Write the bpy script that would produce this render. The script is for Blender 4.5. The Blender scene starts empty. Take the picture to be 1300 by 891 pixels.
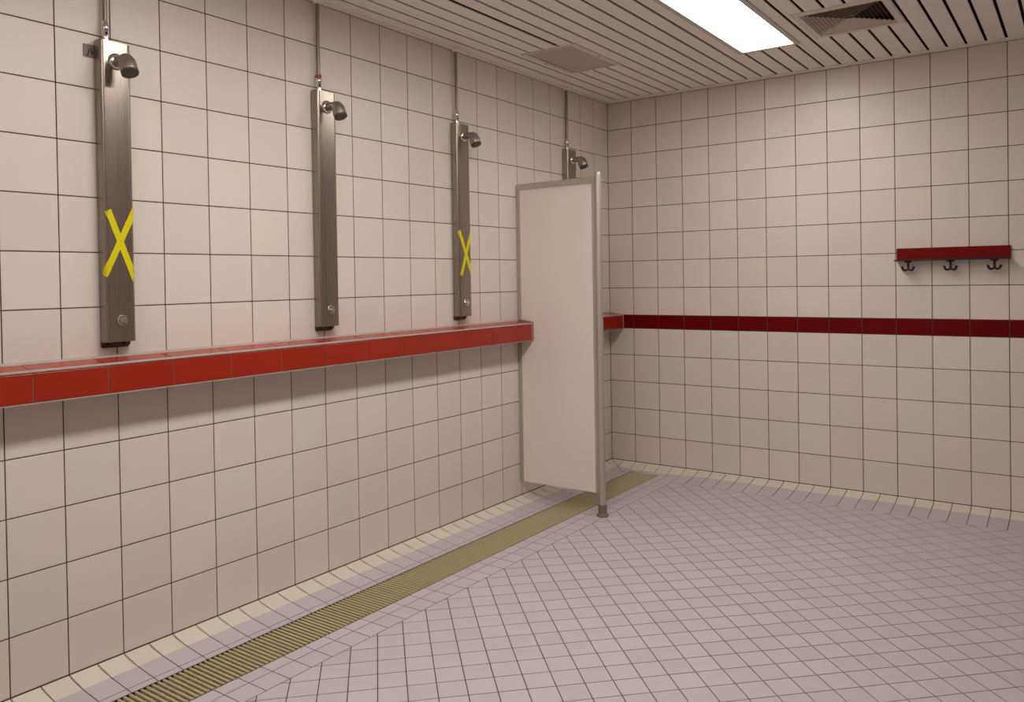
import bpy, bmesh, math, random
from mathutils import Vector, Matrix
random.seed(7)
S = bpy.context.scene
C = S.collection
PI = math.pi

# ------------------------------------------------------------------ helpers
def link(name, bm, mats, parent=None, smooth=False, label=None):
    me = bpy.data.meshes.new(name)
    bm.normal_update()
    bm.to_mesh(me); bm.free()
    for m in (mats if isinstance(mats, (list, tuple)) else [mats]):
        me.materials.append(m)
    if smooth:
        for p in me.polygons: p.use_smooth = True
        try: me.set_sharp_from_angle(angle=math.radians(40))
        except Exception: pass
    o = bpy.data.objects.new(name, me)
    C.objects.link(o)
    if parent is not None:
        o.parent = parent
    if label: o['label'] = label
    return o

def thing(name, label, cat, loc=(0, 0, 0), group=None):
    o = bpy.data.objects.new(name, None); C.objects.link(o)
    o.empty_display_size = 0.05
    o.location = loc
    o['label'] = label; o['category'] = cat
    if group: o['group'] = group
    return o

def tag(o, label, cat, group=None):
    o['label'] = label; o['category'] = cat
    if group: o['group'] = group
    return o

def struct(o, label=None):
    o['kind'] = 'structure'
    if label: o['label'] = label
    return o

def box(bm, x0, x1, y0, y1, z0, z1, bev=0.0, mi=0):
    t = bmesh.new()
    vs = [t.verts.new((x, y, z)) for x in (x0, x1) for y in (y0, y1) for z in (z0, z1)]
    for q in ((0,1,3,2),(4,6,7,5),(0,4,5,1),(2,3,7,6),(0,2,6,4),(1,5,7,3)):
        t.faces.new([vs[i] for i in q])
    if bev > 0:
        bmesh.ops.bevel(t, geom=t.edges[:], offset=bev, segments=2, affect='EDGES', profile=0.6)
    merge(bm, t, mi)

def merge(bm, t, mi=0):
    t.normal_update()
    mp = {}
    for v in t.verts: mp[v] = bm.verts.new(v.co)
    for f in t.faces:
        try:
            n = bm.faces.new([mp[v] for v in f.verts]); n.material_index = mi; n.smooth = f.smooth
        except ValueError: pass
    t.free()

def prism(bm, pts, axis, a, b, mi=0, bev=0.0):
    """closed 2D outline extruded along axis from a to b. axis 'x': pts are (y,z); 'y': (x,z); 'z': (x,y)"""
    t = bmesh.new()
    def P(p, s):
        return {'x': (s, p[0], p[1]), 'y': (p[0], s, p[1]), 'z': (p[0], p[1], s)}[axis]
    A = [t.verts.new(P(p, a)) for p in pts]; B = [t.verts.new(P(p, b)) for p in pts]
    n = len(pts)
    t.faces.new(A); t.faces.new(B)
    for i in range(n):
        t.faces.new((A[i], A[(i+1) % n], B[(i+1) % n], B[i]))
    bmesh.ops.recalc_face_normals(t, faces=t.faces[:])
    if bev > 0:
        ed = [e for e in t.edges if e.calc_face_angle(0) > 0.7]
        bmesh.ops.bevel(t, geom=ed, offset=bev, segments=2, affect='EDGES')
    merge(bm, t, mi)

def tube(bm, path, rad, n=16, caps=True, mi=0):
    """tube along path; rad a number or one radius per point"""
    path = [Vector(p) for p in path]
    if not isinstance(rad, (list, tuple)): rad = [rad] * len(path)
    t = bmesh.new(); rings = []
    d0 = (path[1] - path[0]).normalized()
    up = Vector((0, 0, 1)) if abs(d0.z) < 0.9 else Vector((1, 0, 0))
    u = d0.cross(up).normalized()
    for i, p in enumerate(path):
        if i == 0: d = d0
        elif i == len(path) - 1: d = (path[i] - path[i-1]).normalized()
        else:
            a = path[i] - path[i-1]; b = path[i+1] - path[i]
            if a.length < 1e-7: a = b
            if b.length < 1e-7: b = a
            d = (a.normalized() + b.normalized()).normalized()
        u = (u - d * u.dot(d)).normalized(); v = d.cross(u)
        rings.append([t.verts.new(p + (u*math.cos(2*PI*k/n) + v*math.sin(2*PI*k/n)) * rad[i]) for k in range(n)])
    for a, b in zip(rings, rings[1:]):
        for k in range(n):
            t.faces.new((a[k], a[(k+1) % n], b[(k+1) % n], b[k]))
    if caps:
        t.faces.new(rings[0]); t.faces.new(rings[-1])
    bmesh.ops.recalc_face_normals(t, faces=t.faces[:])
    merge(bm, t, mi)

def lathe(bm, prof, origin, axis='z', n=28, mi=0):
    """prof: list of (radius, height) revolved about axis through origin"""
    t = bmesh.new(); rings = []
    for r, h in prof:
        ring = []
        for k in range(n):
            c, s = math.cos(2*PI*k/n)*r, math.sin(2*PI*k/n)*r
            p = {'z': (c, s, h), 'x': (h, c, s), 'y': (s, h, c)}[axis]
            ring.append(t.verts.new(Vector(origin) + Vector(p)))
        rings.append(ring)
    for a, b in zip(rings, rings[1:]):
        for k in range(n):
            t.faces.new((a[k], a[(k+1) % n], b[(k+1) % n], b[k]))
    t.faces.new(rings[0]); t.faces.new(rings[-1])
    bmesh.ops.remove_doubles(t, verts=t.verts[:], dist=1e-6)
    bmesh.ops.recalc_face_normals(t, faces=t.faces[:])
    merge(bm, t, mi)

# ------------------------------------------------------------------ materials
def nodes(name):
    m = bpy.data.materials.new(name); m.use_nodes = True
    nt = m.node_tree; b = nt.nodes['Principled BSDF']
    return m, nt, b

def mat(name, col, rough=0.5, metal=0.0, noise=0.06, nscale=30, bump=0.0, spec=0.5, stretch=None, rnoise=0.0):
    m, nt, b = nodes(name)
    tc = nt.nodes.new('ShaderNodeTexCoord'); mp = nt.nodes.new('ShaderNodeMapping')
    nt.links.new(tc.outputs['Object'], mp.inputs['Vector'])
    if stretch: mp.inputs['Scale'].default_value = stretch
    nz = nt.nodes.new('ShaderNodeTexNoise'); nz.inputs['Scale'].default_value = nscale
    nz.inputs['Detail'].default_value = 5
    nt.links.new(mp.outputs['Vector'], nz.inputs['Vector'])
    mx = nt.nodes.new('ShaderNodeMix'); mx.data_type = 'RGBA'
    lo = [c*(1-noise) for c in col]; hi = [min(1, c*(1+noise)) for c in col]
    mx.inputs['A'].default_value = (*lo, 1); mx.inputs['B'].default_value = (*hi, 1)
    nt.links.new(nz.outputs['Fac'], mx.inputs['Factor'])
    nt.links.new(mx.outputs['Result'], b.inputs['Base Color'])
    b.inputs['Roughness'].default_value = rough
    b.inputs['Metallic'].default_value = metal
    b.inputs['Specular IOR Level'].default_value = spec
    if rnoise:
        mr = nt.nodes.new('ShaderNodeMapRange')
        mr.inputs['To Min'].default_value = rough - rnoise; mr.inputs['To Max'].default_value = rough + rnoise
        nt.links.new(nz.outputs['Fac'], mr.inputs['Value']); nt.links.new(mr.outputs['Result'], b.inputs['Roughness'])
    if bump:
        bp = nt.nodes.new('ShaderNodeBump'); bp.inputs['Strength'].default_value = bump
        bp.inputs['Distance'].default_value = 0.002
        nt.links.new(nz.outputs['Fac'], bp.inputs['Height']); nt.links.new(bp.outputs['Normal'], b.inputs['Normal'])
    return m

def tile_mat(name, rough, spec, nscale, namt, bump, coat=0.0):
    """glazed tile: colour from each tile's own colour attribute, broken up by a soft noise"""
    m, nt, b = nodes(name)
    at = nt.nodes.new('ShaderNodeAttribute'); at.attribute_name = 'tint'
    tc = nt.nodes.new('ShaderNodeTexCoord')
    nz = nt.nodes.new('ShaderNodeTexNoise'); nz.inputs['Scale'].default_value = nscale; nz.inputs['Detail'].default_value = 4
    nt.links.new(tc.outputs['Object'], nz.inputs['Vector'])
    mr = nt.nodes.new('ShaderNodeMapRange'); mr.inputs['To Min'].default_value = 1-namt; mr.inputs['To Max'].default_value = 1+namt
    nt.links.new(nz.outputs['Fac'], mr.inputs['Value'])
    mx = nt.nodes.new('ShaderNodeMix'); mx.data_type = 'RGBA'; mx.blend_type = 'MULTIPLY'
    mx.inputs['Factor'].default_value = 1
    nt.links.new(at.outputs['Color'], mx.inputs['A']); nt.links.new(mr.outputs['Result'], mx.inputs['B'])
    nt.links.new(mx.outputs['Result'], b.inputs['Base Color'])
    b.inputs['Roughness'].default_value = rough; b.inputs['Specular IOR Level'].default_value = spec
    if bump:
        bp = nt.nodes.new('ShaderNodeBump'); bp.inputs['Strength'].default_value = bump; bp.inputs['Distance'].default_value = 0.001
        nt.links.new(nz.outputs['Fac'], bp.inputs['Height']); nt.links.new(bp.outputs['Normal'], b.inputs['Normal'])
    return m

WALLC = (0.720, 0.650, 0.592)
REDC = (0.335, 0.022, 0.008)
BANDC = (0.135, 0.001, 0.001)
FLOORC = (0.525, 0.482, 0.525)
CREAM = (0.70, 0.640, 0.550)

M_wall = tile_mat('glazed_wall_tile', 0.36, 0.45, 3.0, 0.02, 0.03)
M_ledge = tile_mat('glossy_red_tile', 0.2, 0.4, 3.0, 0.04, 0.03)
M_band = tile_mat('dark_red_glazed_tile', 0.3, 0.12, 3.0, 0.03, 0.03)
M_floor = tile_mat('unglazed_floor_tile', 0.5, 0.4, 9.0, 0.03, 0.05)
M_grout = mat('wall_grout', (0.062, 0.040, 0.026), 0.9, noise=0.2)
M_fgrout = mat('floor_grout', (0.075, 0.056, 0.043), 0.9, noise=0.25)
M_lgrout = mat('ledge_grout', (0.17, 0.07, 0.04), 0.85, noise=0.15)
M_seal = mat('grey_edge_profile', (0.42, 0.36, 0.31), 0.5, noise=0.08)
M_steel = mat('brushed_steel', (0.31, 0.268, 0.225), 0.27, metal=0.86, noise=0.10, nscale=5, stretch=(70, 70, 0.35), rnoise=0.02)
M_dsteel = mat('dark_bracket_steel', (0.10, 0.078, 0.062), 0.5, metal=0.7, noise=0.2)
M_black = mat('black_hollow', (0.006, 0.005, 0.005), 0.9, noise=0.1)
M_chrome = mat('chrome', (0.72, 0.70, 0.67), 0.14, metal=1.0, noise=0.03)
M_head = mat('dark_shower_metal', (0.33, 0.305, 0.28), 0.38, metal=0.85, noise=0.15, nscale=40)
M_headface = mat('shower_nozzle_plate', (0.05, 0.046, 0.03), 0.5, noise=0.3, nscale=200)
M_pipe = mat('dull_supply_pipe', (0.27, 0.215, 0.175), 0.4, metal=0.8, noise=0.12)
M_redtape = mat('red_sealing_tape', (0.42, 0.06, 0.03), 0.6)
M_tape = mat('yellow_tape', (0.70, 0.61, 0.006), 0.6, noise=0.05, nscale=60, spec=0.15)
M_plate = mat('grey_engraved_plate', (0.17, 0.145, 0.135), 0.5, noise=0.08)
M_ink = mat('dark_lettering', (0.012, 0.013, 0.02), 0.6)
M_part = mat('partition_laminate', (0.82, 0.745, 0.68), 0.42, noise=0.025, nscale=4)
M_alu = mat('satin_aluminium', (0.50, 0.455, 0.415), 0.42, metal=0.55, noise=0.05, nscale=12, stretch=(30, 30, 1))
M_foot = mat('dark_plastic_foot', (0.15, 0.125, 0.105), 0.45, noise=0.1)
M_grate = mat('ochre_plastic_grate', (0.45, 0.38, 0.225), 0.5, noise=0.12, nscale=18)
M_rail = mat('dark_red_board', (0.19, 0.003, 0.002), 0.5, noise=0.12, nscale=8, stretch=(1, 8, 12), spec=0.1)
M_hook = mat('black_iron_hook', (0.02, 0.014, 0.012), 0.42, metal=0.4)
M_slat = mat('cream_ceiling_slat', (0.84, 0.79, 0.715), 0.5, noise=0.03, nscale=6)
M_vent = mat('cream_vent_metal', (0.70, 0.615, 0.53), 0.5, noise=0.05, nscale=10)
M_ventgrey = mat('dusty_grille_metal', (0.62, 0.53, 0.43), 0.6, noise=0.1, nscale=10)
M_frame = mat('light_frame_metal', (0.55, 0.49, 0.43), 0.45, noise=0.03)
M_white = mat('white_plastic', (0.88, 0.82, 0.75), 0.4, noise=0.02)
M_duct = mat('shaded_louvre_back', (0.06, 0.046, 0.033), 0.8, noise=0.2)  # shade inside the duct, painted onto the upper faces of the blades
M_plain = mat('plain_backing', (0.4, 0.34, 0.28), 0.9)
def emis(name, col, s):
    m, nt, b = nodes(name)
    b.inputs['Base Color'].default_value = (0.9, 0.9, 0.88, 1)
    b.inputs['Emission Color'].default_value = (*col, 1); b.inputs['Emission Strength'].default_value = s
    return m
M_light = emis('lit_opal_diffuser', (1.0, 0.94, 0.875), 17.5)
M_light2 = emis('brighter_opal_diffuser', (1.0, 0.94, 0.875), 31.0)

# ------------------------------------------------------------------ tiles
def clip(poly, a, b, c):
    """keep the part of a convex polygon with a*x+b*y <= c"""
    out = []
    n = len(poly)
    for i in range(n):
        p, q = poly[i], poly[(i+1) % n]
        dp, dq = a*p[0]+b*p[1]-c, a*q[0]+b*q[1]-c
        if dp <= 0: out.append(p)
        if (dp < 0 < dq) or (dq < 0 < dp):
            t = dp/(dp-dq); out.append((p[0]+t*(q[0]-p[0]), p[1]+t*(q[1]-p[1])))
    return out

def area(p):
    return 0.5*sum(p[i][0]*p[(i+1) % len(p)][1]-p[(i+1) % len(p)][0]*p[i][1] for i in range(len(p)))

def inset(poly, g):
    if area(poly) < 0: poly = poly[::-1]
    out = poly
    n = len(poly)
    for i in range(n):
        p, q = poly[i], poly[(i+1) % n]
        dx, dy = q[0]-p[0], q[1]-p[1]; L = math.hypot(dx, dy)
        if L < 1e-6: continue
        nx, ny = dy/L, -dx/L
        out = clip(out, nx, ny, nx*p[0]+ny*p[1]-g)
        if len(out) < 3: return []
    res = []
    for p in out:
        if not res or math.hypot(p[0]-res[-1][0], p[1]-res[-1][1]) > 1e-5: res.append(p)
    if len(res) > 1 and math.hypot(res[0][0]-res[-1][0], res[0][1]-res[-1][1]) < 1e-5: res.pop()
    return res if len(res) >= 3 and area(res) > 2e-6 else []

def tile(bm, lay, poly, to3, g, depth, bev, col, splits=None, mi=0):
    """one tile: top face, bevelled rim, sides down to the grout. to3(u,v,h) -> point, h measured out of the surface"""
    outer = inset(poly, g/2)
    if not outer: return
    top = inset(poly, g/2 + bev) if bev > 0 else outer
    j = random.uniform(0.965, 1.03)
    w = random.uniform(-0.008, 0.008)
    c = (col[0]*j*(1+w), col[1]*j, col[2]*j*(1-w), 1)
    faces = []
    pieces = [top]
    if splits:
        for (a, b, cc) in splits:
            nxt = []
            for p in pieces:
                p1, p2 = clip(p, a, b, cc), clip(p, -a, -b, -cc)
                nxt += [q for q in (p1, p2) if len(q) >= 3 and abs(area(q)) > 1e-8]
            pieces = nxt
    for pc in pieces:
        faces.append(bm.faces.new([bm.verts.new(to3(u, v, 0)) for u, v in pc]))
    def rim(A, ha, B, hb):
        if len(A) != len(B): return
        va = [bm.verts.new(to3(u, v, ha)) for u, v in A]; vb = [bm.verts.new(to3(u, v, hb)) for u, v in B]
        n = len(A)
        for i in range(n):
            faces.append(bm.faces.new((va[i], vb[i], vb[(i+1) % n], va[(i+1) % n])))
    if bev > 0:
        rim(top, 0, outer, -bev*0.6); rim(outer, -bev*0.6, outer, -depth)
    else:
        rim(outer, 0, outer, -depth)
    for f in faces:
        f.material_index = mi
        for l in f.loops: l[lay] = c

def rects(us, vs):
    for i in range(len(us)-1):
        for j in range(len(vs)-1):
            yield i, j, [(us[i], vs[j]), (us[i+1], vs[j]), (us[i+1], vs[j+1]), (us[i], vs[j+1])]

ROWS = [0.0, 0.2015, 0.4005, 0.6012, 0.8005, 1.0, 1.1, 1.3025, 1.5027, 1.7033, 1.9022, 2.1, 2.298, 2.4957, 2.698]
LEFTC = [0, 0.2115, 0.4069, 0.608, 0.807, 1.0085, 1.2062, 1.4095, 1.6125, 1.8133, 2.0146, 2.2173, 2.4204, 2.6231,
         2.8255, 3.0269, 3.2286, 3.4309, 3.6336, 3.8315, 4.0309, 4.2229]
while LEFTC[-1] < 6.8: LEFTC.append(LEFTC[-1] + 0.2)
YF = -LEFTC[-1]                      # y of the wall behind the camera
BACKC = [0, 0.1995, 0.3995, 0.5999, 0.8003, 1.0008, 1.2, 1.3995, 1.599, 1.7985, 1.9979, 2.1979, 2.3958, 2.594, 2.792, 2.991,
         3.19, 3.389, 3.588, 3.787, 3.986, 4.186, 4.386, 4.586, 4.786, 4.986, 5.186, 5.386]
XR = BACKC[-1]                       # x of the wall on the right
G = 0.0042

def wall(name, us, to3, band, backbox):
    bm = bmesh.new(); lay = bm.loops.layers.float_color.new('tint')
    for i, j, p in rects(us, ROWS):
        col = WALLC
        if j == 5: col = band
        tile(bm, lay, p, to3, G if j != 5 else 0.005, 0.0022, 0.0012, col, mi=2 if (j == 5 and col is BANDC) else 0)
    box(bm, *backbox, mi=1)
    return struct(link(name, bm, [M_wall, M_grout, M_band]))
D = 0.0016
struct_l = wall('wall_left', [-c for c in LEFTC][::-1], lambda u, v, h: (h, u, v), WALLC, (-0.12, -D, YF-0.1, 0.0, -0.15, 2.85))
wall('wall_back', BACKC, lambda u, v, h: (u, -h, v), BANDC, (-0.12, XR+0.1, D, 0.12, -0.15, 2.85))
wall('wall_right', [-c for c in LEFTC], lambda u, v, h: (XR-h, u, v), BANDC, (XR+D, XR+0.12, YF-0.1, 0.0, -0.15, 2.85))
wall('wall_front', BACKC[::-1], lambda u, v, h: (u, YF+h, v), BANDC, (-0.12, XR+0.1, YF-0.12, YF-D, -0.15, 2.85))

# ------------------------------------------------------------------ floor
HP = [(-1, 0), (0, 0), (0.004, -0.0055), (0.03, -0.0135), (0.06, -0.0195), (0.095, -0.0250), (0.2, -0.0372), (0.24, -0.0425), (0.30, -0.045), (99, -0.045)]
def hgt(d):
    for (a, ha), (b, hb) in zip(HP, HP[1:]):
        if d <= b: return ha + (hb-ha)*(d-a)/(b-a)
def f3(x, y, h):
    d = -y
    if x < 0.75 and d > 0.05:       # the floor dips faster towards the far end of the drain
        d = 0.05 + (d-0.05)*(1 + 2.4*min(1, (0.75-x)/0.28))
    return (x, y, hgt(min(x, d, XR-x)) + h)
bm = bmesh.new(); lay = bm.loops.layers.float_color.new('tint')
FG = 0.0040
bev = 0.0
DX0, DX1, DY0, DY1 = 0.230, 0.445, -0.138, -5.2    # the drain slot
# rows along the left wall: two tiles to each wall tile
ys = []
for a, b in zip(LEFTC, LEFTC[1:]): ys += [-a, -(a+b)/2]
ys.append(-LEFTC[-1])
def band_x(x0, x1, col, spl=None, ys=ys, ytop=None):
    for a, b in zip(ys, ys[1:]):
        p = [(x0, b), (x1, b), (x1, a), (x0, a)]
        if ytop is not None: p = clip(p, 0, 1, ytop)
        p = clip(p, 1, 1, 0)          # mitre in the corner (x <= -y)
        if len(p) >= 3: tile(bm, lay, p, f3, FG, 0.003, bev, col, spl)
SPX = [(1, 0, 0.004), (1, 0, 0.014), (1, 0, 0.03), (1, 0, 0.06)]
# cream cove and the first mauve row share one tile, so there is a joint only between neighbours
def cove_left():
    for a, b in zip(ys, ys[1:]):
        p = clip([(0.0, b), (0.095, b), (0.095, a), (0.0, a)], 1, 1, 0)
        if len(p) >= 3: cove(p, CREAM, 'y', SPX)
        p = clip([(0.095, b), (0.2, b), (0.2, a), (0.095, a)], 1, 1, 0)
        if len(p) >= 3: cove(p, FLOORC, 'y', None)
def cove(p, col, axis, spl):
    g = FG/2
    if axis == 'y':
        v0 = min(q[1] for q in p); v1 = max(q[1] for q in p)
        q = clip(clip(p, 0, 1, v1-g), 0, -1, -(v0+g))
        q = clip(clip(q, -1, 0, -0.0015), 1, 1, -g*1.4)
        q = clip(q, 1, 0, 0.1985)
    else:
        v0 = min(r[0] for r in p); v1 = max(r[0] for r in p)
        q = clip(clip(p, 1, 0, v1-g), -1, 0, -(v0+g))
        q = clip(clip(q, 0, 1, -0.0015), -1, -1, -g*1.4)
    if len(q) >= 3 and abs(area(q)) > 1e-7:
        if area(q) < 0: q = q[::-1]
        tile(bm, lay, q, f3, 1e-5, 0.003, 0, col, spl)
cove_left()
xs = []
for a, b in zip(BACKC, BACKC[1:]): xs += [a, (a+b)/2]
xs.append(BACKC[-1])
SPY = [(0, -1, 0.004), (0, -1, 0.014), (0, -1, 0.03), (0, -1, 0.06)]
YB = -0.262
for a, b in zip(xs, xs[1:]):
    p = clip([(a, -0.095), (b, -0.095), (b, 0.0), (a, 0.0)], -1, -1, 0)
    if len(p) >= 3: cove(p, CREAM, 'x', SPY)
    y2 = -0.2 if b < 0.21 else (-0.135 if b < 0.62 else YB)
    p = clip([(a, y2), (b, y2), (b, -0.095), (a, -0.095)], -1, -1, 0)
    if len(p) >= 3: cove(p, FLOORC, 'x', [(0, -1, 0.2)])
# narrow strips on both sides of the drain and the next mauve row
for a, b in zip(ys, ys[1:]):
    p = clip([(0.2, b), (DX0, b), (DX0, a), (0.2, a)], 0, 1, -0.135)
    if len(p) >= 3: tile(bm, lay, p, f3, FG, 0.003, 0, FLOORC)
oy = [-0.135] + [-(0.226 + 0.1008*k) for k in range(0, 80)]
oy = [y for y in oy if y > YF] + [YF]
for a, b in zip(oy, oy[1:]):
    tile(bm, lay, [(DX1, b), (0.509, b), (0.509, a), (DX1, a)], f3, FG, 0.003, 0, FLOORC)
    tile(bm, lay, [(0.509, b), (0.607, b), (0.607, a), (0.509, a)], f3, FG, 0.003, 0, FLOORC)
# tiles beyond the far and near end of the drain slot
for a, b in zip(ys, ys[1:]):
    if b < DY1:
        for x0, x1 in ((DX0, 0.33), (0.33, DX1)):
            p = clip([(x0, b), (x1, b), (x1, a), (x0, a)], 0, 1, DY1)
            if len(p) >= 3: tile(bm, lay, p, f3, FG, 0.003, 0, FLOORC)
# the diagonal field
FX0, FY0 = 0.607, YB
P1, C1 = 0.1454, -1.195
P2, C2 = 0.1493, 3.603
for n in range(-60, 40):
    for k in range(-40, 80):
        a, b = C1 + P1*n, C1 + P1*(n+1)      # a <= x+y <= b
        c, d = C2 + P2*k, C2 + P2*(k+1)      # c <= x-y <= d
        cx, cy = ((a+b)/2+(c+d)/2)/2, ((a+b)/2-(c+d)/2)/2
        if cx < FX0-0.15 or cx > XR+0.15 or cy > FY0+0.15 or cy < YF-0.15: continue
        p = [((a+c)/2, (a-c)/2), ((b+c)/2, (b-c)/2), ((b+d)/2, (b-d)/2), ((a+d)/2, (a-d)/2)]
        for h in ((-1, 0, -FX0), (1, 0, XR), (0, 1, FY0), (0, -1, -YF)):
            p = clip(p, *h)
            if len(p) < 3: break
        if len(p) >= 3 and abs(area(p)) > 1e-5: tile(bm, lay, p, f3, FG, 0.003, 0, FLOORC)
# grout bed, leaving the drain slot open
gx = [0, 0.004, 0.03, 0.06, 0.095, 0.2, DX0, 0.3, DX1, 0.5, 0.607, 0.65, 0.7, 0.8, 1.5, 2.6, XR-0.3, XR-0.2, XR-0.06, XR]
gy = [0, -0.004, -0.03, -0.06, -0.09, DY0, -0.2, -0.262, -0.3, -1.5, -3, -4.5, DY1, YF]
for i, j, p in rects(gx, gy):
    if DX0-1e-6 <= p[0][0] and p[1][0] <= DX1+1e-6 and p[0][1] <= DY0+1e-6 and p[2][1] >= DY1-1e-6: continue
    f = bm.faces.new([bm.verts.new(f3(u, v, -0.0065 if ((u < 0.82 and -0.301 < v < -0.085) or (0.002 < u < 0.12 and -0.12 < v < -0.002)) else -0.0016)) for u, v in p[::-1]]); f.material_index = 1
bmesh.ops.recalc_face_normals(bm, faces=[f for f in bm.faces if f.material_index == 1])
for f in bm.faces:
    f.normal_update()
    if f.normal.z < -0.3: f.normal_flip()
# the slot's own side walls and bottom
for (x0, x1, y0, y1) in ((DX0-0.004, DX0, DY1, DY0), (DX1, DX1+0.004, DY1, DY0), (DX0, DX1, DY0, DY0+0.004), (DX0, DX1, DY1-0.004, DY1)):
    box(bm, x0, x1, y0, y1, -0.13, -0.0485, mi=2)
box(bm, DX0, DX1, DY1, DY0, -0.13, -0.125, mi=2)
box(bm, -0.1, XR+0.1, YF-0.1, 0.1, -0.2, -0.135, mi=2)
struct(link('floor', bm, [M_floor, M_fgrout, M_black]))

# drain grates
def grate(y0, y1, label):
    L = y1 - y0
    t = thing('drain_grate', label, 'drain', (DX0, y0, -0.0425), 'ochre grates over the floor drain')
    bm = bmesh.new()
    n = int(round(L/0.0208)); p = L/n
    w = DX1-DX0
    for k in range(n):
        yc = (k+0.5)*p
        prism(bm, [(yc-0.0052, -0.013), (yc+0.0052, -0.013), (yc+0.0055, -0.0025), (yc+0.0038, 0.0), (yc-0.0038, 0.0), (yc-0.0055, -0.0025)], 'x', 0.002, w-0.002)
    link('grate_bars', bm, M_grate, t)
    bm = bmesh.new()
    for x in (0.02, w*0.36, w*0.64, w-0.02):
        box(bm, x-0.004, x+0.004, 0.004, L-0.004, -0.024, -0.008)
    link('support_rib', bm, M_grate, t)
    return t
grate(-1.172, DY0-0.001, 'short ochre drain grate section running from partition post to far corner')
grate(DY1+0.002, -1.176, 'long ochre barred drain grate section in front of the partition, along left wall')

# ------------------------------------------------------------------ ceiling
ZC = 2.705
bm = bmesh.new()
LIGHTS = [(1.276, 1.632, -1.985, -0.692), (1.276, 1.632, -4.07, -2.775), (1.276, 1.632, -6.155, -4.86)]
VENTL = (0.245, 0.615, -1.50, -0.945)
VENTR = (1.728, 2.190, -1.235, -0.725)
HOLES = [(x0, x1, y0, y1) for x0, x1, y0, y1 in LIGHTS] + [VENTL, VENTR]
def slat(x0, x1, y0, y1):
    r = 0.0015
    pts = [(x0, ZC+0.006), (x0, ZC+r), (x0+r, ZC), (x1-r, ZC), (x1, ZC+r), (x1, ZC+0.006)]
    prism(bm, pts, 'y', y0, y1)
k = 0
x = 0.0
edges = [0.0] + [0.1035 + 0.0996*i for i in range(60)]
edges = [e for e in edges if e < XR - 0.03] + [XR]
for i in range(len(edges)-1):
    a = edges[i] + (0.0085 if i else 0.0); b = edges[i+1] - 0.0065
    wide = 0.009 if i == 5 else 0.0       # one joint gapes in front of the grille
    # cut the slat where a hole crosses it
    xs_cut = sorted({a, b} | {h[q] for h in HOLES for q in (0, 1) if a < h[q] < b})
    for c, d in zip(xs_cut, xs_cut[1:]):
        segs = [(YF, 0.0)]
        for h in HOLES:
            if h[0] < (c+d)/2 < h[1]:
                ns = []
                for s0, s1 in segs:
                    if h[3] <= s0 or h[2] >= s1: ns.append((s0, s1)); continue
                    if s0 < h[2]: ns.append((s0, h[2]))
                    if h[3] < s1: ns.append((h[3], s1))
                segs = ns
        for s0, s1 in segs: slat(c + (wide if c == a and s1 < -1.0 else 0.0), d, s0, s1)
box(bm, -0.05, XR+0.05, YF-0.05, 0.05, ZC+0.06, ZC+0.08, mi=1)
struct(link('ceiling', bm, [M_slat, M_black]))
# perimeter angle
def trim(name, *b):
    bm = bmesh.new(); box(bm, *b, bev=0.0008)
    return struct(link(name, bm, M_slat))
ZT = 2.698
trim('trim_1', 0.0, XR, -0.062, 0.0, ZT, ZC)
trim('trim_2', 0.0, 0.034, YF, -0.0625, ZT, ZC)
trim('trim_3', XR-0.034, XR, YF, -0.0625, ZT, ZC)
trim('trim_4', 0.0345, XR-0.0345, YF, YF+0.062, ZT, ZC)

# recessed lights
def ceiling_light(r, label, lm=M_light):
    x0, x1, y0, y1 = r
    t = thing('ceiling_light', label, 'light', ((x0+x1)/2, (y0+y1)/2, ZC), 'recessed light panels in the slatted ceiling')
    w, l = (x1-x0)/2, (y1-y0)/2
    bm = bmesh.new(); f = 0.030
    for b in ((-w, -w+f, -l, l), (w-f, w, -l, l), (-w+f, w-f, -l, -l+f), (-w+f, w-f, l-f, l)):
        box(bm, *b, -0.006, 0.03, bev=0.0015)
    box(bm, -w, w, -l, l, 0.03, 0.034)
    link('light_frame', bm, M_frame, t)
    bm = bmesh.new(); box(bm, -w+f, w-f, -l+f, l-f, -0.001, 0.006)
    link('light_diffuser', bm, lm, t)
    return t
ceiling_light(LIGHTS[0], 'bright rectangular light panel set in the slatted ceiling beside the square air diffuser')
ceiling_light(LIGHTS[1], 'second light panel in the same slat row, nearer to the camera', M_light2)
ceiling_light(LIGHTS[2], 'unseen third light panel added to brighten the room, in the same slat row above the camera')  # out of view, added to brighten the partition and left wall

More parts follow.
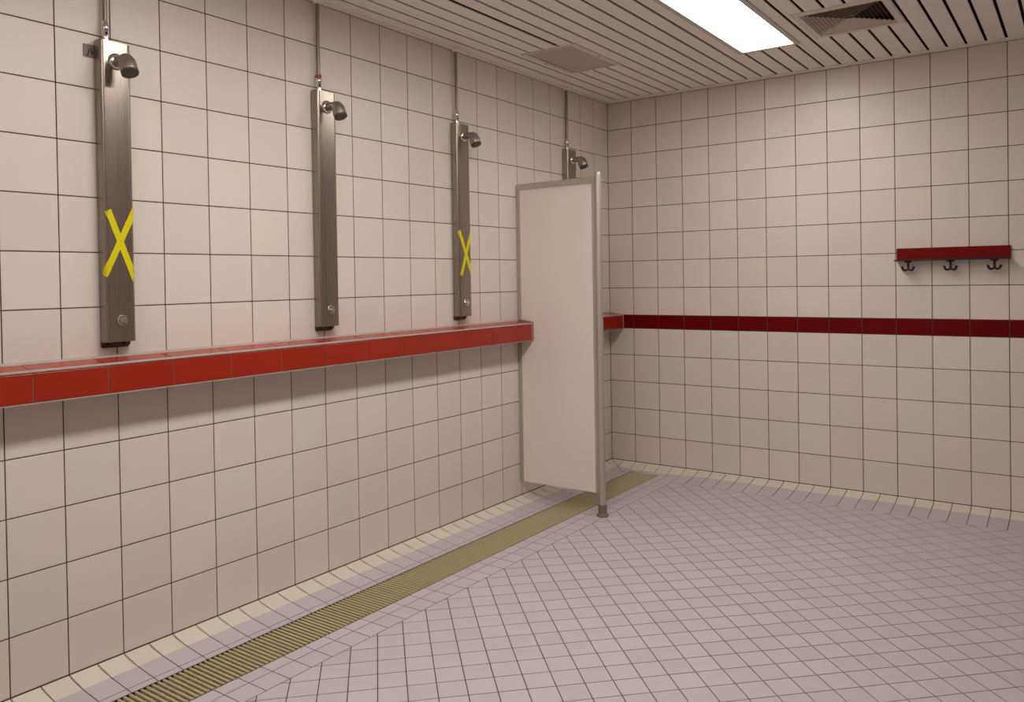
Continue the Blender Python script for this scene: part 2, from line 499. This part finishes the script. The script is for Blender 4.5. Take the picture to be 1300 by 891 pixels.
# square four-way air diffuser
x0, x1, y0, y1 = VENTR
cx, cy = (x0+x1)/2, (y0+y1)/2
t = thing('air_diffuser', 'square four-way ceiling air diffuser with nested louvres right of the light panel', 'air vent', (cx, cy, ZC))
hw, hl = (x1-x0)/2, (y1-y0)/2
def ring(bm, wo, lo, zo, wi, li, zi, th=0.0016):
    """inclined square frame, outer edge at height zo, inner edge at zi"""
    O = [(-wo, -lo), (wo, -lo), (wo, lo), (-wo, lo)]; I = [(-wi, -li), (wi, -li), (wi, li), (-wi, li)]
    tt = bmesh.new()
    a = [tt.verts.new((*p, zo)) for p in O]; b = [tt.verts.new((*p, zi)) for p in I]
    a2 = [tt.verts.new((*p, zo+th)) for p in O]; b2 = [tt.verts.new((*p, zi+th)) for p in I]
    for i in range(4):
        j = (i+1) % 4
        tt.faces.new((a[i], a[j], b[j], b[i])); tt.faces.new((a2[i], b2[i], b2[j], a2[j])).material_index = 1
        tt.faces.new((a[i], a2[i], a2[j], a[j])); tt.faces.new((b[i], b[j], b2[j], b2[i]))
    bmesh.ops.recalc_face_normals(tt, faces=tt.faces[:])
    tt.normal_update(); mp = {v: bm.verts.new(v.co) for v in tt.verts}
    for fc in tt.faces:
        bm.faces.new([mp[v] for v in fc.verts]).material_index = fc.material_index
    tt.free()
bm = bmesh.new()
iw, il = hw-0.036, hl-0.046
ring(bm, hw, hl, -0.002, hw-0.008, hl-0.008, -0.006, 0.004)
ring(bm, hw-0.008, hl-0.008, -0.006, iw, il, -0.006, 0.004)
link('diffuser_frame', bm, [M_vent, M_vent], t)
bm = bmesh.new()
N = 9
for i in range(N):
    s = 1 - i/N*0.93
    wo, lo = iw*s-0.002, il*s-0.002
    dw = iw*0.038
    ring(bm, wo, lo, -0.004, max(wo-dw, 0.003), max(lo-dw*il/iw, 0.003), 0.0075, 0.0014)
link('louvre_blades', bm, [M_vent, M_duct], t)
bm = bmesh.new(); box(bm, -hw+0.004, hw-0.004, -hl+0.004, hl-0.004, 0.045, 0.05)
for b in ((-hw+.004, -hw+.008, -hl+.004, hl-.004), (hw-.008, hw-.004, -hl+.004, hl-.004), (-hw+.008, hw-.008, -hl+.004, -hl+.008), (-hw+.008, hw-.008, hl-.008, hl-.004)):
    box(bm, *b, 0.0, 0.045)
link('duct_box', bm, M_black, t)

# flat extract grille
x0, x1, y0, y1 = VENTL
cx, cy = (x0+x1)/2, (y0+y1)/2
hw, hl = (x1-x0)/2, (y1-y0)/2
t = thing('extract_grille', 'flat cream extract grille with fine slots in the ceiling above the shower wall', 'air vent', (cx, cy, ZC))
bm = bmesh.new(); f = 0.036
for b in ((-hw, -hw+f, -hl, hl), (hw-f, hw, -hl, hl), (-hw+f, hw-f, -hl, -hl+f*0.4), (-hw+f, hw-f, hl-f*0.4, hl)):
    box(bm, *b, -0.006, 0.012, bev=0.0015)
link('grille_frame', bm, M_vent, t)
bm = bmesh.new()
n = 25; w = 2*(hw-f)-0.010
for i in range(n):
    xc = -w/2 + 0.005 + (i+0.5)*w/n
    prism(bm, [(xc-0.0052, -0.004), (xc-0.004, -0.0045), (xc+0.0066, 0.006), (xc+0.0054, 0.007)], 'y', -hl+f*0.4, hl-f*0.4-0.008)
link('grille_blades', bm, M_ventgrey, t)
bm = bmesh.new(); box(bm, -hw+0.004, hw-0.004, -hl+0.004, hl-0.004, 0.016, 0.02)
link('grille_backing', bm, M_black, t)
for sx, sy in ((-1, -0.1), (1, 0.1)):
    bm = bmesh.new(); lathe(bm, [(0.006, 0), (0.006, -0.0015), (0.003, -0.0028)], (sx*(hw-0.016), sy*hl, -0.006))
    link('screw', bm, M_dsteel, t, smooth=True)

# ------------------------------------------------------------------ red tiled ledge
LX = 0.115
t = thing('tiled_ledge', 'long red tiled ledge running along the left wall below the shower panels', 'ledge', (0, 0, 0.99))
def ledge_part(name, mk, mats):
    bm = bmesh.new(); lay = bm.loops.layers.float_color.new('tint'); mk(bm, lay)
    o = link(name, bm, mats); o.parent = t; o.matrix_parent_inverse = Matrix.Translation((0, 0, -0.99)); return o
lj = [0.0] + [0.141 + 0.2523*i for i in range(40)]
lj = [y for y in lj if y < -YF-0.05] + [-YF]
def mk_core(bm, lay):
    prism(bm, [(0.0005, 0.9945), (LX-0.0015, 0.9945), (LX-0.0015, 1.099), (0.0005, 1.1165)], 'y', YF+0.001, -0.001)
def mk_front(bm, lay):
    for i, j, p in rects([-y for y in lj][::-1], [0.9965, 1.0958]):
        tile(bm, lay, p, lambda u, v, h: (LX+h, u, v), 0.0045, 0.003, 0.0012, REDC)
def mk_top(bm, lay):
    for i, j, p in rects([-y for y in lj], [0.017, LX-0.010]):
        tile(bm, lay, p, lambda u, v, h: (v, u, 1.1195-0.0185*v/LX+h), 0.0045, 0.003, 0.0008, REDC)
def mk_prof(bm, lay):
    prism(bm, [(LX-0.010, 1.0975), (LX+0.0015, 1.0975), (LX+0.0015, 1.1015), (LX-0.002, 1.1045), (LX-0.010, 1.1048)], 'y', YF+0.001, -0.001)
    prism(bm, [(LX-0.012, 0.9930), (LX+0.001, 0.9930), (LX+0.001, 0.9963), (LX-0.012, 0.9963)], 'y', YF+0.001, -0.001)
    prism(bm, [(0.0006, 1.114), (0.0162, 1.114), (0.0162, 1.1172), (0.004, 1.1215), (0.0006, 1.124)], 'y', YF+0.001, -0.001)
    for y in (-0.001, -1.228):
        box(bm, LX-0.004, LX+0.0012, y-0.009, y, 0.9963, 1.0975)
ledge_part('ledge_core', mk_core, [M_lgrout])
ledge_part('front_tiling', mk_front, [M_ledge])
ledge_part('top_tiling', mk_top, [M_ledge])
ledge_part('edge_profile', mk_prof, [M_seal])

# ------------------------------------------------------------------ shower panels
PW, PD, PR = 0.114, 0.050, 0.015       # width, depth, corner radius
Z0, Z1 = 1.173, 2.275
XB = 0.004
def panel_prof():
    h = PW/2
    pts = [(XB, -h), ]
    for k in range(9):
        a = PI/2*k/8; pts.append((PD-PR+PR*math.sin(a), -h+PR-PR*math.cos(a)))
    for k in range(9):
        a = PI/2*k/8; pts.append((PD-PR+PR*math.cos(a), h-PR+PR*math.sin(a)))
    pts.append((XB, h))
    return pts
def make_panel(label, y, redtape=False):
    t = thing('shower_panel', label, 'shower panel', (0, y, Z0), 'stainless shower panels on the left wall')
    H = Z1-Z0
    bm = bmesh.new(); prism(bm, panel_prof(), 'z', 0, H)
    link('panel_housing', bm, M_steel, t, smooth=True)
    bm = bmesh.new()
    prism(bm, [(-0.0555, -0.016), (-0.049, -0.0225), (0.046, -0.0225), (0.0525, -0.016), (0.0525, 0.0), (-0.0555, 0.0)], 'x', 0.0005, 0.0035)
    box(bm, 0.0035, 0.012, -0.0555, 0.0525, -0.014, -0.0005, bev=0.002)
    b = link('wall_bracket', bm, M_dsteel, t)
    for yy in (-0.035, 0.025):
        bm = bmesh.new(); lathe(bm, [(0.005, 0.012), (0.005, 0.0135), (0.003, 0.0145)], (0, yy, -0.007), 'x', 12)
        link('bolt', bm, M_black, b)
    bm = bmesh.new(); box(bm, 0.0005, 0.036, -0.052, 0.052, H, H+0.005, bev=0.002)
    link('top_bracket', bm, M_dsteel, t)
    # push button: ring and raised centre
    bz = 1.25-Z0
    bm = bmesh.new(); lathe(bm, [(0.0215, 0), (0.0215, 0.004), (0.0195, 0.0065), (0.0155, 0.007), (0.0145, 0.004)], (PD, 0.002, bz), 'x')
    pb = link('push_button', bm, M_chrome, t, smooth=True)
    bm = bmesh.new(); lathe(bm, [(0.0135, 0.003), (0.0135, 0.012), (0.0115, 0.0145), (0.004, 0.0155), (0.0005, 0.0155)], (PD, 0.002, bz), 'x')
    link('button_cap', bm, M_chrome, pb, smooth=True)
    # shower head
    hz = 2.203-Z0
    bm = bmesh.new(); lathe(bm, [(0.0305, 0), (0.0305, 0.003), (0.0265, 0.010), (0.0225, 0.0125)], (PD, 0, hz), 'x')
    link('rosette', bm, M_chrome, t, smooth=True)
    bm = bmesh.new()
    X = PD
    path = [(X+0.006, 0, hz), (X+0.040, 0, hz+0.0005), (X+0.053, 0, hz-0.0005), (X+0.066, 0, hz-0.005),
            (X+0.0755, 0, hz-0.0150), (X+0.0810, 0, hz-0.0290), (X+0.0885, 0, hz-0.0460), (X+0.0900, 0, hz-0.0495)]
    tube(bm, path, [0.0175, 0.0180, 0.0205, 0.0260, 0.0295, 0.0305, 0.0305, 0.0295], 28)
    hd = link('shower_head', bm, M_head, t, smooth=True)
    bm = bmesh.new()
    d = Vector((0.40, 0, -0.916)).normalized(); e = Vector((X+0.0900, 0, hz-0.0495))
    tube(bm, [e, e+d*0.003, e+d*0.0035, e+d*0.010], [0.0285, 0.0285, 0.0308, 0.0300], 24)
    link('head_ring', bm, M_headface, hd, smooth=True)
    # supply pipe up to the ceiling
    px_, py_ = 0.022, -0.0235
    bm = bmesh.new(); tube(bm, [(px_, py_, H+0.055), (px_, py_, 2.704-Z0)], 0.0085, 16)
    sp = link('supply_pipe', bm, M_pipe, t, smooth=True)
    bm = bmesh.new()
    lathe(bm, [(0.0145, 0.004), (0.0145, 0.010), (0.0115, 0.013), (0.0115, 0.040), (0.0135, 0.043), (0.0135, 0.060), (0.010, 0.066), (0.0088, 0.078)], (px_, py_, H), 'z', 20)
    link('pipe_connector', bm, M_chrome, sp, smooth=True)
    bm = bmesh.new(); lathe(bm, [(0.0035, 0.0), (0.0035, 0.003)], (px_+0.0112, py_-0.002, H+0.030), 'x', 12)
    link('valve_screw', bm, M_black, sp)
    bm = bmesh.new(); lathe(bm, [(0.009, 0), (0.026, 0), (0.026, -0.004), (0.020, -0.011), (0.009, -0.011)], (px_+0.008, py_, ZT-Z0-0.0002), 'z')
    link('ceiling_rosette', bm, M_white, sp, smooth=True)
    if redtape:
        bm = bmesh.new(); lathe(bm, [(0.009, 0), (0.0145, 0.001), (0.0150, 0.010), (0.0130, 0.014), (0.009, 0.015)], (px_, py_, H+0.066), 'z', 16)
        link('sealing_tape', bm, M_redtape, sp, smooth=True, label='red tape wound around the pipe joint')
    return t
PY = [-3.838, -2.828, -1.809, -0.603]
make_panel('leftmost and largest-looking steel shower panel, with yellow taped X and grey plate beside its top', PY[0])
make_panel('steel shower panel without tape, red seal on its pipe, between the two taped panels', PY[1], True)
make_panel('steel shower panel with yellow taped X, nearest the white partition', PY[2])
make_panel('steel shower panel mostly hidden behind the white partition, only its top showing', PY[3])

# tape crosses, laid on the panel surface and folded round its edge
def surf(s):
    """unrolled panel surface: s=0 at the middle of the front face, + towards the far side"""
    sg = 1 if s >= 0 else -1; a = abs(s); flat = PW/2-PR; arc = PR*PI/2
    if a <= flat: x, y, nx, ny = PD, a, 1, 0
    elif a <= flat+arc:
        th = (a-flat)/PR; x, y = PD-PR+PR*math.cos(th), flat+PR*math.sin(th); nx, ny = math.cos(th), math.sin(th)
    else: x, y, nx, ny = PD-PR-(a-flat-arc), PW/2, 0, 1
    return Vector((x, sg*y, 0)), Vector((nx, sg*ny, 0))
def strip(name, parent, s0, z0, s1, z1, w, off):
    bm = bmesh.new(); n = 40
    dx, dz = s1-s0, z1-z0; L = math.hypot(dx, dz); px_, pz = -dz/L, dx/L
    rows = []
    for i in range(n+1):
        f = i/n; r = []
        for q in (-1, 0, 1):
            s = s0+dx*f+px_*w/2*q; z = z0+dz*f+pz*w/2*q
            if i in (0, n): z += 0.0012*q
            p, nn = surf(s); p = p+nn*off; r.append(bm.verts.new((p.x, p.y, z)))
        rows.append(r)
    for a, b in zip(rows, rows[1:]):
        for k in range(2): bm.faces.new((a[k], a[k+1], b[k+1], b[k]))
    bmesh.ops.recalc_face_normals(bm, faces=bm.faces[:])
    o = link(name, bm, M_tape, parent)
    sm = o.modifiers.new('thick', 'SOLIDIFY'); sm.thickness = 0.0004; sm.offset = 0
    return o
def cross(label, y, a, b, w):
    t = thing('tape_cross', label, 'tape', (0, y, 1.53), 'yellow tape crosses on closed showers')
    for k, (s0, z0, s1, z1) in enumerate((a, b)):
        strip('tape_strip', t, s0, z0-1.53, s1, z1-1.53, w, 0.0009+0.0007*k)
cross('larger-looking yellow tape X stuck on the leftmost shower panel', PY[0], (-0.043, 1.656, 0.056, 1.398), (-0.060, 1.417, 0.060, 1.668), 0.0235)
cross('smaller-looking yellow tape X stuck on the shower panel nearest the partition', PY[2], (-0.052, 1.662, 0.068, 1.388), (-0.040, 1.408, 0.066, 1.690), 0.0225)

# little plate on the tiles
t = thing('wall_plate', 'small grey plate with dark lettering on the tiles, left of the leftmost shower panel top', 'sign', (0, -3.91, 2.2355))
bm = bmesh.new(); box(bm, 0.0004, 0.0026, -0.023, 0.045, -0.0235, 0.0235, bev=0.0005)
link('plate', bm, M_plate, t)
cu = bpy.data.curves.new('lettering', 'FONT'); cu.body = 'JV'; cu.size = 0.030; cu.shear = 0.25; cu.extrude = 0.0002; cu.offset = 0.0006
tmp = bpy.data.objects.new('lettering', cu); C.objects.link(tmp)
bpy.context.view_layer.update()
me = bpy.data.meshes.new_from_object(tmp.evaluated_get(bpy.context.evaluated_depsgraph_get()))
bpy.data.objects.remove(tmp); me.materials.clear(); me.materials.append(M_ink)
o = bpy.data.objects.new('lettering', me); C.objects.link(o); o.parent = t
o.matrix_local = Matrix.Translation((0.0029, -0.010, -0.0125)) @ Matrix(((0, 0, 1, 0), (1, 0, 0, 0), (0, 1, 0, 0), (0, 0, 0, 1)))

# ------------------------------------------------------------------ partition
YP, PT = -1.21, 0.013
XPOST, RPOST = 0.588, 0.0205
ZB, ZTOP = 0.092, 1.955
t = thing('shower_partition', 'white shower partition screen on one metal post, standing out from the left wall', 'partition', (XPOST, YP, -0.045))
def pp(name, bm, m, parent=None, smooth=False, label=None):
    o = link(name, bm, m, parent or t, smooth, label)
    return o
def loc(bm):     # built in room coordinates, moved to the thing's own origin
    bmesh.ops.translate(bm, verts=bm.verts[:], vec=(-XPOST, -YP, 0.045)); return bm
xw = 0.0015; nx = LX+0.004
bm = bmesh.new()
prism(bm, [(0.020, ZB), (0.558, ZB), (0.558, ZTOP), (0.020, ZTOP), (0.020, 1.124), (nx, 1.1095), (nx, 0.9895), (0.020, 0.9895)], 'y', YP-PT, YP+PT)
pp('partition_panel', loc(bm), M_part)
bm = bmesh.new()
box(bm, xw, 0.028, YP-PT-0.004, YP+PT+0.004, ZB-0.002, 0.9890, bev=0.001)
box(bm, xw, 0.028, YP-PT-0.004, YP+PT+0.004, 1.1245, ZTOP-0.002, bev=0.001)
pp('wall_channel', loc(bm), M_alu)
bm = bmesh.new(); box(bm, 0.552, XPOST-RPOST*0.8, YP-PT-0.002, YP+PT+0.002, ZB, ZTOP, bev=0.001)
pp('edge_channel', loc(bm), M_alu)
bm = bmesh.new()
r = 0.0195; prof = []
for k in range(13):
    a = PI*k/12; prof.append((YP-r*math.cos(a), ZTOP+0.012+r*0.95*math.sin(a)))
prof = [(YP-r, ZTOP-0.008)] + prof + [(YP+r, ZTOP-0.008)]
prism(bm, prof, 'x', xw, XPOST-RPOST*0.7)
pp('top_rail', loc(bm), M_alu, smooth=True)
bm = bmesh.new()
lathe(bm, [(RPOST, 0.0), (RPOST, 1.985-0.012+0.0), (RPOST*0.96, 1.985-0.003), (RPOST*0.8, 1.985+0.006), (RPOST*0.5, 1.985+0.012), (0.001, 1.985+0.0145)], (XPOST, YP, 0.02), 'z', 32)
post = pp('post', loc(bm), M_alu, smooth=True)
bm = bmesh.new()
lathe(bm, [(0.0375, 0.0003), (0.0375, 0.006), (0.034, 0.011), (0.0265, 0.017), (0.0255, 0.022), (0.0255, 0.066), (0.0235, 0.069), (0.0205, 0.0695)], (XPOST, YP, -0.045), 'z', 32)
pp('foot', loc(bm), M_foot, parent=post, smooth=True)
bm = bmesh.new(); lathe(bm, [(0.0207, 0.0), (0.0212, 0.0005), (0.0212, 0.0035), (0.0207, 0.004)], (XPOST, YP, 0.082), 'z', 32)
pp('post_collar', loc(bm), M_alu, parent=post, smooth=True)
for z in (0.42, 0.98, 1.62):
    bm = bmesh.new(); lathe(bm, [(0.0035, 0), (0.0035, -0.0015), (0.001, -0.0022)], (0.016, YP-PT-0.004, z), 'y', 12)
    pp('screw', loc(bm), M_dsteel)

# ------------------------------------------------------------------ coat hook rail
t = thing('hook_rail', 'dark red coat rail with three black double hooks on the back wall', 'coat rack', (2.305, 0, 1.462))
bm = bmesh.new(); box(bm, -0.299, 0.299, -0.018, -0.0005, 0.0, 0.069, bev=0.0015)
link('rail_board', bm, M_rail, t)
bm = bmesh.new(); box(bm, -0.2995, 0.2985, -0.092, -0.0005, -0.0095, -0.0002, bev=0.001)
link('rail_ledge', bm, M_hook, t, label='thin black ledge sticking out under the red board')
for x in (-0.254, 0.243):
    bm = bmesh.new(); lathe(bm, [(0.004, 0), (0.004, -0.001), (0.0015, -0.0018)], (x, -0.018, 0.036), 'y', 12)
    link('screw', bm, M_hook, t)
HY = -0.055
for x in (-0.228, -0.001, 0.222):
    bm = bmesh.new()
    box(bm, x-0.020, x+0.020, HY-0.009, HY+0.009, -0.0185, -0.0097, bev=0.002)
    tube(bm, [(x, HY, -0.012), (x, HY-0.001, -0.035), (x, HY-0.002, -0.062)], [0.0072, 0.0066, 0.0068], 12)
    for sg in (-1, 1):
        pts = []
        for k in range(13):
            a = PI*0.95*k/12
            pts.append((x+sg*(0.0165-0.0165*math.cos(a)), HY-0.002-0.006*k/12, -0.052-0.0135*math.sin(a)+0.012*max(0, k-8)/4))
        tube(bm, pts, [0.0066]*12+[0.0074], 12)
    link('hook', bm, M_hook, t, smooth=True)

# ------------------------------------------------------------------ world, camera, view
w = bpy.data.worlds.new('room_ambient'); S.world = w; w.use_nodes = True
w.node_tree.nodes['Background'].inputs['Color'].default_value = (0.9, 0.85, 0.8, 1)
w.node_tree.nodes['Background'].inputs['Strength'].default_value = 0.02

f, cx, cy, yaw, pitch, roll = 1019.2885, 650.0, 367.927, -35.483205, -0.746409, -0.919182
tx, ty, tz = 2.945459, -5.414648, 1.379762
Y, Pt, Ro = map(math.radians, (yaw, pitch, roll))
fwd = Vector((math.sin(Y)*math.cos(Pt), math.cos(Y)*math.cos(Pt), math.sin(Pt)))
rt = Vector((math.cos(Y), -math.sin(Y), 0)); up = rt.cross(fwd)
r2 = rt*math.cos(Ro)+up*math.sin(Ro); u2 = -rt*math.sin(Ro)+up*math.cos(Ro)
cam = bpy.data.cameras.new('camera'); co = bpy.data.objects.new('camera', cam); C.objects.link(co)
co.matrix_world = Matrix(((r2.x, u2.x, -fwd.x, tx), (r2.y, u2.y, -fwd.y, ty), (r2.z, u2.z, -fwd.z, tz), (0, 0, 0, 1)))
cam.sensor_fit = 'HORIZONTAL'; cam.sensor_width = 36.0; cam.lens = 36.0*f/1300
cam.shift_y = -(445.5-cy)/1300; cam.shift_x = -(cx-650)/1300
cam.clip_start = 0.05
S.camera = co
S.view_settings.view_transform = 'Standard'
S.view_settings.look = 'None'
S.view_settings.exposure = 0.0
S.view_settings.gamma = 1.0
S.cycles.use_denoising = True
S.cycles.max_bounces = 12; S.cycles.diffuse_bounces = 8
